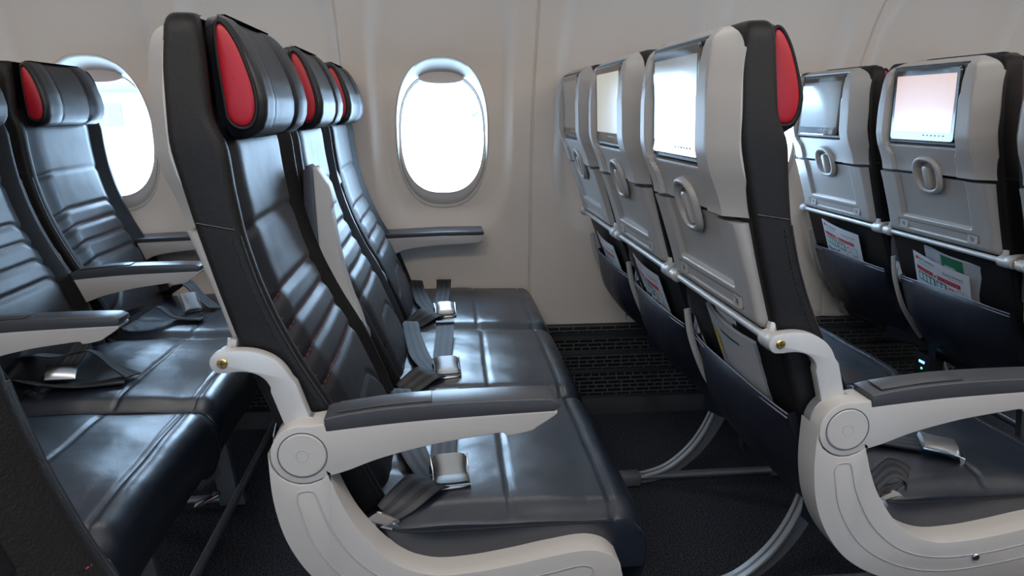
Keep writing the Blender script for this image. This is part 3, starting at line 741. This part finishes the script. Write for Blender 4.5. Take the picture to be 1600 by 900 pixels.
SEATS = [   # proto, row, seat, recline, screen tilt, label
    (seatB, 0, 0, 0.0, 0, 'black leather seat nearest the camera, upright, with red headrest side and buckle on its cushion'),
    (seatB, 0, 1, 0.0, 0, 'black leather seat in the centre row between the aisle seat and the window seat'),
    (seatB, 0, 2, 0.0, 0, 'black leather seat in the centre row beside the whole oval window'),
    (seatA, -1, 0, 0.0, 0, 'black leather seat at lower left whose bare cushion front is nearest the camera'),
    (seatA, -1, 1, -2.0, 0, 'black leather seat at left between two lowered armrests, tangled belt on its cushion'),
    (seatW, -1, 2, -2.5, 0, 'black leather seat at far left against the leftmost window'),
    (seatC, 1, 0, 2.4, 0.0, 'aisle seat right of centre seen from behind, big bright window reflection in its screen'),
    (seatB, 1, 1, 2.4, 0.0, 'middle of the three seats seen from behind right of centre, narrow bright screen'),
    (seatB, 1, 2, 2.4, 0.0, 'seat seen from behind nearest the sidewall right of centre, narrow dark screen'),
    (seatB, 2, 1, 2.4, 0.0, 'grey backed seat at far right with pinkish screen and a safety card in the pocket'),
    (seatB, 2, 2, 2.4, 0.07, 'grey backed window seat at right with dark tilted screen'),
    (seatB, 2, 0, 2.4, 0.0, 'grey backed aisle seat cut off by the right edge of the photo'),
]
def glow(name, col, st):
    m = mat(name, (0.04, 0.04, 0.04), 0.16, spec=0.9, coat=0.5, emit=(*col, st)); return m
GLOW = {(1, 0): glow('screen_light_warm_grey', (0.62, 0.60, 0.52), 0.22), (1, 1): glow('screen_light_grey', (0.62, 0.62, 0.54), 0.62), (1, 2): glow('screen_light_dim', (0.5, 0.5, 0.5), 0.10), (2, 1): glow('screen_light_pink', (0.92, 0.62, 0.52), 0.62), (2, 2): glow('screen_light_dark', (0.4, 0.42, 0.42), 0.10)}  # even emission gives each display its own brightness and tint
def set_glow(root, m):
    for k in kids(root):
        if k.name.startswith('rear_shell'):
            for s_ in kids(k):
                for d in kids(s_):
                    if d.name.startswith('display'): d.material_slots[0].link = 'OBJECT'; d.material_slots[0].material = m
used = set(); ROOTS = {}
for pr_, row, j, rc, tl, lab in SEATS:
    r = pr_ if id(pr_) not in used else copy_tree(pr_)
    used.add(id(pr_)); ROOTS[(row, j)] = r
    r['label'] = lab; r['group'] = 'black leather airline seats'
    r.location = (row*PITCH, YC0+j*SP, 0)
    PEND = (r, rc, tl)
    r['_rc'] = rc; r['_tl'] = tl
for r in ROOTS.values():
    recline(r, r['_rc']); set_tilt(r, r['_tl']); del r['_rc']; del r['_tl']
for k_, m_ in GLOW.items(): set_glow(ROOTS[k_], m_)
# the seat across the aisle in front of which the picture was taken
r = copy_tree(ROOTS[(0, 1)]); r.location = (-0.004, 0.222, 0); recline(r, 0)
r['label'] = 'dark leather seatback cropped in the bottom left corner, closest to the camera'
ROOTS['near'] = r
for row, where in ((-1, 'behind'), (0, 'beside'), (1, 'in front of'), (2, 'two rows in front of')):   # unseen rest of the seats across the aisle, added to block window light
    for j, nm in ((0, 'aisle seat'), (1, 'middle seat')):
        if (row, j) == (0, 0): continue
        q = copy_tree(ROOTS[(0, 1)]); q.location = (row*PITCH-0.004+(0.012 if row > 0 else 0), 0.222-j*SP, 0); recline(q, 0)
        q['label'] = 'unseen black leather %s %s the cropped near seatback, added across the aisle to block light' % (nm, where)

# ------------------------------------------------------------------ armrests
PIVX, PIVZ = -0.200, 0.607
def make_arm(wall=False):
    root = empty('armrest', (0, 0, 0), 'grey armrest', 'armrest')
    T = lambda pts: [(x-PIVX, z-PIVZ) for x, z in pts]
    r = 0.0435
    circ = [(PIVX+r*math.cos(math.radians(a)), PIVZ+r*math.sin(math.radians(a))) for a in range(95, 300, 9)]
    low = spl2([(-0.170, 0.572), (-0.140, 0.580), (-0.092, 0.597), (-0.02, 0.614), (0.05, 0.624), (0.078, 0.627), (0.086, 0.622), (0.118, 0.628), (0.128, 0.634), (0.150, 0.648), (0.157, 0.654)], 4)
    top = [(0.156, 0.658), (0.05, 0.655), (-0.05, 0.651), (-0.12, 0.646), (-0.165, 0.641), (-0.168, 0.652), (-0.19, 0.6495)]
    b = prism(T(circ+low+top), -0.0245, 0.0235).build('arm_body', ARMP, root, 35, bevel=(0.006, 3, 50))
    MB().disc((0, 0), 0.0446, 0.004, 0.0245, 48).build('pivot_barrel', ALU, root)
    pad = T(spl2([(-0.166, 0.6415), (-0.05, 0.6505), (0.05, 0.6545), (0.153, 0.6575)], 5)+[(0.160, 0.664), (0.158, 0.671), (0.146, 0.6765)]+spl2([(0.10, 0.6775), (0.0, 0.6765), (-0.09, 0.6715), (-0.15, 0.664), (-0.168, 0.660)], 5))
    p = prism(pad, -0.0255, 0.0245).build('arm_pad', PAD, root, 35, bevel=(0.005, 3, 50))
    g = T([(-0.150, 0.6655), (-0.09, 0.6725), (-0.045, 0.675), (-0.020, 0.6765), (-0.020, 0.6785), (-0.05, 0.6775), (-0.09, 0.6745), (-0.150, 0.6675)])
    prism(g, -0.018, 0.018).build('recline_button', PAD, p, 35, bevel=(0.0009, 2, 50))
    for sd in (-1, 1):
        MB().disc((0.0, 0.0), 0.0325, sd*0.0248-0.0012, sd*0.0248+0.0012, 40).build('pivot_cap', ARMP, root)
        MB().tube([(0.0335*math.cos(a), sd*0.0248, 0.0335*math.sin(a)) for a in [2*math.pi*k/48 for k in range(48)]], 0.0007, 5, closed=True).build('pivot_ring', STICKK, root)
        MB().tube([(0.0085*math.cos(a), sd*0.0260, 0.0085*math.sin(a)) for a in [2*math.pi*k/24 for k in range(24)]], 0.0006, 5, closed=True).build('pivot_button', STICK, root)
    return root
arm0 = make_arm()
ARMS = [  # row, index, raised degrees, label
    (0, 0, 0, 'long grey aisle armrest in the foreground with dark pad and round pivot cap'),
    (0, 1, 89, 'grey armrest folded up beside the nearest backrest in the centre row'),
    (0, 2, 100, 'armrest folded up between the two far seats of the centre row'),
    (-1, 1, 0, 'lowered armrest at the left edge over the tangled belt, dark top'),
    (-1, 2, 0, 'lowered armrest at left between the window seat and the seat beside it'),
    (1, 0, 0, 'grey aisle armrest at lower right running out of the right edge'),
    (1, 1, 92, 'armrest folded up behind the right aisle seat, left of it'),
    (1, 2, 92, 'armrest folded up between the two far seats seen from behind'),
    (2, 0, 0, 'armrest of the cut off seat at the right edge'),
    (2, 1, 92, 'armrest folded up left of the cut off seat at the right edge'),
    (2, 2, 92, 'armrest folded up between the two grey backed seats at right'),
]
for i, (row, j, up_, lab) in enumerate(ARMS):
    a = arm0 if i == 0 else copy_tree(arm0)
    a.location = (row*PITCH+PIVX, YC0-0.2545+j*SP, PIVZ); a.rotation_euler = (0, -math.radians(up_), 0)
    a['label'] = lab; a['group'] = 'seat armrests'
def wall_arm(row, lab):
    root = empty('wall_armrest', (row*PITCH, 2.355, 0.60), lab, 'armrest', 'fixed armrests on the sidewall')
    prism(spl2([(-0.20, -0.03), (-0.14, 0.008), (-0.06, 0.022), (0.0, 0.027), (0.06, 0.029), (0.125, 0.033), (0.137, 0.046)], 4)+[(0.138, 0.062), (0.0, 0.062), (-0.20, 0.055)], -0.03, 0.075).build('arm_body', ARMP, root, 35, bevel=(0.005, 3, 50))
    prism([(-0.20, 0.056), (0.0, 0.0625), (0.139, 0.0625), (0.142, 0.068), (0.138, 0.075), (0.0, 0.0755), (-0.20, 0.068)], -0.034, 0.075).build('arm_pad', PAD, root, 35, bevel=(0.003, 2, 50))
wall_arm(0, 'short armrest fixed to the sidewall under the whole oval window')
wall_arm(-1, 'short armrest fixed to the sidewall behind the left window seat')
wall_arm(1, 'short armrest fixed to the sidewall hidden beyond the right row')

# ------------------------------------------------------------------ aisle end panels
def make_end():
    root = empty('seat_end_panel', (0, 0, 0), 'curved light grey end panel', 'end panel')
    outer = spl2([(-0.2465, 0.612), (-0.245, 0.54), (-0.232, 0.475), (-0.205, 0.420), (-0.165, 0.376), (-0.10, 0.342), (0.0, 0.325), (0.12, 0.325), (0.21, 0.330), (0.249, 0.352), (0.262, 0.380)], 5)
    inner = spl2([(0.257, 0.402), (0.238, 0.420), (0.205, 0.429), (0.15, 0.422), (0.09, 0.411), (0.03, 0.403), (-0.03, 0.404), (-0.085, 0.430), (-0.128, 0.482), (-0.152, 0.530), (-0.168, 0.580)], 5)
    notch = [(PIVX+0.046*math.cos(math.radians(a)), PIVZ+0.046*math.sin(math.radians(a))) for a in (-40, -60, -80, -100, -120, -140, -160)]
    p = prism(outer+inner+notch, -0.028, 0.022).build('panel_body', ARMP, root, 35, bevel=(0.0055, 3, 55))
    ln = spline([(x, -0.0286, z) for x, z in [(-0.212, 0.540), (-0.209, 0.550), (-0.194, 0.552), (-0.186, 0.545), (-0.172, 0.500), (-0.138, 0.440), (-0.085, 0.395), (-0.02, 0.376), (0.06, 0.378), (0.14, 0.392), (0.195, 0.403), (0.215, 0.396), (0.20, 0.380), (0.10, 0.360), (0.0, 0.350), (-0.08, 0.364), (-0.15, 0.405), (-0.194, 0.468), (-0.211, 0.530)]], 5, True)
    MB().tube(ln, 0.0009, 5, closed=True).build('inset_line', STICK, root)
    MB().disc((0.047, 0.372), 0.0065, -0.0315, -0.026, 16).build('bolt', CHROME, root)
    return root
ends = make_end()
for i, (row, lab) in enumerate([(0, 'curved light grey end panel under the foreground armrest, at bottom centre'), (1, 'curved light grey end panel with a bolt at lower right'), (-1, 'curved end panel of the left row, past the left edge'), (2, 'curved end panel of the far right row, past the right edge')]):
    if row in (-1, 2): continue
    e = ends if i == 0 else copy_tree(ends)
    e.location = (row*PITCH, YC0-0.2515, 0); e['label'] = lab; e['group'] = 'seat end panels'

# ------------------------------------------------------------------ seat frames with legs
def make_frame():
    root = empty('seat_leg_frame', (0, 0, 0), 'metal leg frame', 'seat frame')
    for x, z in ((0.14, 0.345), (-0.07, 0.350)):
        MB().tube([(x, 0.96, z), (x, 2.33, z)], 0.019, 14).build('cross_tube', FRAME, root)
    MB().box(-0.13, 0.25, 0.965, 2.31, 0.362, 0.372).build('seat_pan_plate', DARKP, root)
    for y in (1.30, 1.80):
        c = spline([(-0.285, y, 0.030), (-0.225, y, 0.034), (-0.158, y, 0.056), (-0.10, y, 0.104), (-0.060, y, 0.160), (-0.032, y, 0.225), (-0.018, y, 0.290), (-0.012, y, 0.345)], 5)
        A, Bq = [], []
        for i, p in enumerate(c):
            t = (c[min(i+1, len(c)-1)]-c[max(i-1, 0)]).normalized(); n_ = Vector((t.z, 0, -t.x)); wd = lerp(0.024, 0.056, i/(len(c)-1))
            A.append((p.x-n_.x*0.0, p.z)); Bq.append((p.x+n_.x*wd, p.z+n_.z*wd))
        lg = prism(A+Bq[::-1], y-0.004, y+0.004).build('leg', ALU, root, 35)
        fl = MB(); rows = []
        for i, p in enumerate(c): rows.append([(p.x, y-0.016, p.z), (p.x, y+0.016, p.z), (p.x+0.003, y+0.016, p.z-0.004), (p.x+0.003, y-0.016, p.z-0.004)])
        fl.loft(rows); fl.build('flange', SILVER, lg, 35)
        ft = MB().box(-0.315, -0.235, y-0.020, y+0.020, 0.004, 0.040).build('foot', ALU, root, 35, bevel=(0.006, 2))
        MB().tube([(-0.24, y, 0.026), (0.20, y, 0.026)], 0.011, 8).build('floor_strut', ALU, root)
        fp = prism([(0.165, 0.01), (0.235, 0.01), (0.232, 0.04), (0.215, 0.06), (0.185, 0.345), (0.125, 0.345), (0.165, 0.05)], y-0.012, y+0.012).build('front_leg', ALU, root, 35, bevel=(0.003, 2))
        MB().disc((0.175, 0.28), 0.008, y-0.016, y+0.016, 12).build('bolt', CHROME, fp)
    pts = [(0.16, 1.02, 0.33), (0.20, 1.03, 0.20), (0.235, 1.06, 0.10), (0.24, 1.12, 0.085), (0.24, 2.10, 0.085), (0.235, 2.18, 0.10), (0.20, 2.22, 0.20), (0.16, 2.23, 0.33)]
    MB().tube(spline(pts, 6), 0.0105, 12).build('baggage_bar', ALU, root)
    return root
fr0 = make_frame()
for i, (row, lab) in enumerate([(1, 'metal leg frame with curved rear legs under the right row'), (-1, 'metal leg frame with tube and upright leg under the left row'), (0, 'metal leg frame under the centre row'), (2, 'metal leg frame under the far right row')]):
    e = fr0 if i == 0 else copy_tree(fr0)
    e.location = (row*PITCH, 0, 0); e['label'] = lab; e['group'] = 'seat leg frames'
# life vest pouches under the cushions
def pouch(x, y, lab):
    root = empty('life_vest_pouch', (x, y, 0.20), lab, 'life vest', 'life vest pouches under the seats')
    rows = []
    for t in frange(-1, 1, 14):
        s_ = math.sqrt(max(0.02, 1-abs(t)**3)); rows.append([(0.035*s_*math.cos(a), 0.085*t, 0.06+0.05*s_*math.sin(a)) for a in [2*math.pi*k/16 for k in range(16)]])
    MB().loft(rows).build('pouch_body', RED, root, 60)
    MB().tube([(0.0, -0.05, 0.118), (0.045, -0.05, 0.09), (0.05, -0.05, 0.04), (0.0, -0.05, 0.004)], 0.003, 8, ry=0.012).build('strap', ALU, root)
    lt = MB().box(-0.03, 0.03, -0.012, 0.012, -0.005, 0.003).build('steel_latch', CHROME, root, 35, loc=(0.045, -0.11, 0.005), bevel=(0.0025, 2)); lt.rotation_euler = (0, -0.4, 0.2)
    MB().disc((0.02, 0.003), 0.006, -0.004, 0.004, 12).build('rivet', ALU, lt)
pouch(-PITCH+0.20, 1.60, 'red life vest pouch with steel latch under the left row')
# power outlet under the far right row
pb = empty('power_outlet', (2*PITCH-0.10, YC0+SP+0.235, 0.255), 'small black power outlet with blue and green lights under the far right seats', 'power outlet')
MB().box(-0.02, 0.03, -0.032, 0.032, 0.0, 0.085).build('housing', DARKP, pb, 35, bevel=(0.003, 2))
MB().box(-0.0215, -0.0195, -0.012, 0.012, 0.055, 0.062).build('blue_light', LEDB, pb)
MB().box(-0.0215, -0.0195, -0.006, 0.0, 0.036, 0.041).build('green_light', LEDG, pb)

# ------------------------------------------------------------------ paper in the seat pockets
def text_mesh(s_, size):
    cu = bpy.data.curves.new('txt', 'FONT'); cu.body = s_; cu.size = size; cu.extrude = 0.00005; cu.align_x = 'LEFT'
    o = bpy.data.objects.new('txt', cu); C.objects.link(o); bpy.context.view_layer.update()
    me = bpy.data.meshes.new_from_object(o.evaluated_get(bpy.context.evaluated_depsgraph_get())); bpy.data.objects.remove(o)
    return me
def paper(name, W, H, m, root, bow=0.006, parent=None):
    # sheet in local card space: u to the right, w down, thickness along -x ; u -> -y, w -> -z
    rows = []
    n = 14
    for k in range(n+1):
        w_ = H*k/n; rows.append([(-bow*math.sin(math.pi*u_)*1.0, -u_*W, -w_) for u_ in frange(0, 1, 13)])
    mb = MB().grid(rows); mb.grid([[(x+0.0012, y, z) for x, y, z in r] for r in rows])
    return mb.build(name, m, parent or root, 60)
def card(root_loc, rot, lab, name='safety_card', cat='safety card', bow=0.006):
    W, H = 0.205, 0.22
    root = empty(name, root_loc, lab, cat, 'safety cards in the seat pockets'); root.rotation_euler = rot
    base = paper('card_sheet', W, H, CARDW, root, bow)
    def fx(u_): return -bow*math.sin(math.pi*u_/W)-0.0006
    def rect(u0, u1, w0, w1, m, nm, lift=0.0, par=None):
        n = 6; mb = MB().grid([[(fx(u_)-lift, -u_, -w_) for u_ in frange(u0, u1, n)] for w_ in (w0, w1)])
        return mb.build(nm, m, par or base)
    def txt(s_, u_, w_, size, m, nm='lettering'):
        me = text_mesh(s_, size)
        for v in me.vertices:
            a, b = v.co.x, v.co.y; uu = u_+a; v.co = (fx(min(W, uu))-0.0006, -uu, -w_+b)
        me.materials.clear(); me.materials.append(m)
        o = bpy.data.objects.new(nm, me); C.objects.link(o); o.parent = base; return o
    txt('AIR CANADA', 0.026, 0.017, 0.0105, CARDK)
    mb = MB(); mb.add([(fx(.02)-0.0005, -(0.018+0.005*math.cos(a)), -(0.0135-0.005*math.sin(a))) for a in [2*math.pi*k/16 for k in range(16)]], [tuple(range(16))]); mb.build('emblem', CARDR, base)
    for i in range(3): rect(0.02, 0.085-0.01*i, 0.023+i*0.004, 0.0245+i*0.004, CARDG, 'fine_print')
    txt('Boeing 737-8 [M]', 0.118, 0.026, 0.0095, CARDK)
    rect(0.14, 0.18, 0.032, 0.0335, CARDG, 'fine_print')
    band = rect(0.012, 0.175, 0.040, 0.053, CARDR, 'red_band', 0.0001)
    txt('For your safety', 0.022, 0.0490, 0.0085, CARDW)
    txt('Pour votre sécurité', 0.100, 0.0490, 0.0085, CARDW)
    mb = MB(); mb.add([(fx(.088)-0.0008, -(0.088+0.009*math.cos(a)), -(0.0465-0.009*math.sin(a))) for a in [2*math.pi*k/20 for k in range(20)]], [tuple(range(20))]); mb.build('round_mark', CARDW, base)
    mb = MB(); mb.add([(fx(.088)-0.0010, -(0.088+0.004*math.cos(a)), -(0.0465-0.004*math.sin(a))) for a in [2*math.pi*k/12 for k in range(12)]], [tuple(range(12))]); mb.build('round_mark_dot', CARDR, base)
    for u0, n in ((0.016, 4), (0.090, 2)):
        rect(u0, u0+0.016*n+0.004, 0.058, 0.084, CARDK, 'picture_frame', 0.0001)
        for i in range(n): rect(u0+0.003+i*0.016, u0+0.016+i*0.016, 0.061, 0.081, CARDC, 'picture_panel', 0.0003)
    rect(0.134, 0.150, 0.062, 0.084, CARDR, 'warning_box', 0.0001); rect(0.136, 0.148, 0.065, 0.082, CARDW, 'warning_box_face', 0.0003)
    rect(0.160, 0.184, 0.058, 0.120, CARDG, 'side_column', 0.0001); rect(0.163, 0.181, 0.061, 0.085, CARDC, 'side_picture', 0.0003); rect(0.163, 0.181, 0.092, 0.112, CARDR, 'side_picture', 0.0003); rect(0.165, 0.179, 0.094, 0.110, CARDW, 'side_picture', 0.0005)
    rr = random.Random(5)
    for i in range(11):
        u0 = 0.018+i*0.0125; w0 = 0.094+rr.uniform(-0.004, 0.008)
        mb = MB(); mb.tube([(fx(u0)-0.0008, -u0, -w0), (fx(u0)-0.0008, -(u0+rr.uniform(0.002, 0.006)), -(w0+rr.uniform(0.002, 0.008))), (fx(u0)-0.0008, -(u0+rr.uniform(0.004, 0.009)), -(w0+rr.uniform(-0.001, 0.006)))], 0.0011, 4, ry=0.0011)
        mb.build('figure_drawing', CARDK, base)
    rect(0.012, 0.158, 0.112, 0.1128, CARDG, 'rule'); rect(0.016, 0.034, 0.116, 0.128, CARDK, 'dark_picture', 0.0001)
    for i in range(5):
        u0 = 0.085+i*0.014; mb = MB(); mb.tube([(fx(u0)-0.0008, -u0, -0.134), (fx(u0)-0.0008, -(u0+0.006), -0.121)], 0.0013, 4); mb.build('figure_drawing', CARDK, base)
    return root
def at(row, j, x, v, z): return (row*PITCH+x, YC0+j*SP+v, z)
LEAN = -0.20
card(at(2, 1, -0.294, 0.112, 0.695), (math.radians(9), -0.40, 0), 'white safety card with red band in the pocket under the pinkish screen')
card(at(2, 2, -0.300, 0.100, 0.712), (math.radians(7), -0.40, 0), 'white safety card with red band in the pocket of the far right window seat')
card(at(1, 1, -0.296, 0.105, 0.705), (math.radians(5), -0.40, 0), 'white safety card seen at a slant in the pocket of the middle right seat')
card(at(1, 2, -0.293, 0.075, 0.690), (math.radians(5), -0.40, 0), 'white safety card nearest the sidewall, barely showing above its pocket')
def magazine(loc, rot, W, H, m, lab, group, extra=None, bow=0.01):
    root = empty('magazine', loc, lab, 'magazine', group); root.rotation_euler = rot
    p = paper('cover', W, H, m, root, bow)
    for i in range(3): s_ = paper('page', W-0.002*i, H-0.003, CARDW, root, bow); s_.location = (0.0018*(i+1), 0, 0)
    if extra:
        for (u0, u1, w0, w1, mm) in extra:
            MB().grid([[(-bow*math.sin(math.pi*u_/W)-0.0008, -u_, -w_) for u_ in frange(u0, u1, 6)] for w_ in (w0, w1)]).build('cover_picture', mm, p)
    return root
magazine(at(2, 1, -0.288, 0.080, 0.715), (0.10, -0.40, 0), 0.20, 0.23, CARDG, 'grey and green booklet behind the safety card under the pinkish screen', 'booklets in the seat pockets', [(0.075, 0.150, 0.0, 0.055, CARDGR), (0.085, 0.125, 0.028, 0.032, CARDW)])
magazine(at(1, 0, -0.294, 0.070, 0.712), (0.10, -0.40, 0), 0.20, 0.23, CARDG, 'magazine with a yellow figure on its cover in the right aisle seat pocket', 'booklets in the seat pockets', [(0.012, 0.045, 0.045, 0.10, CARDY), (0.03, 0.06, 0.10, 0.14, CARDG), (0.03, 0.06, 0.14, 0.17, CARDK), (0.075, 0.15, 0.02, 0.026, CARDGR)])
magazine(at(1, 0, -0.280, 0.100, 0.720), (0.06, -0.38, 0), 0.20, 0.23, CARDW, 'white booklet behind the magazine in the right aisle seat pocket', 'booklets in the seat pockets', [(0.02, 0.05, 0.02, 0.06, CARDGR), (0.13, 0.19, 0.01, 0.10, CARDK)])
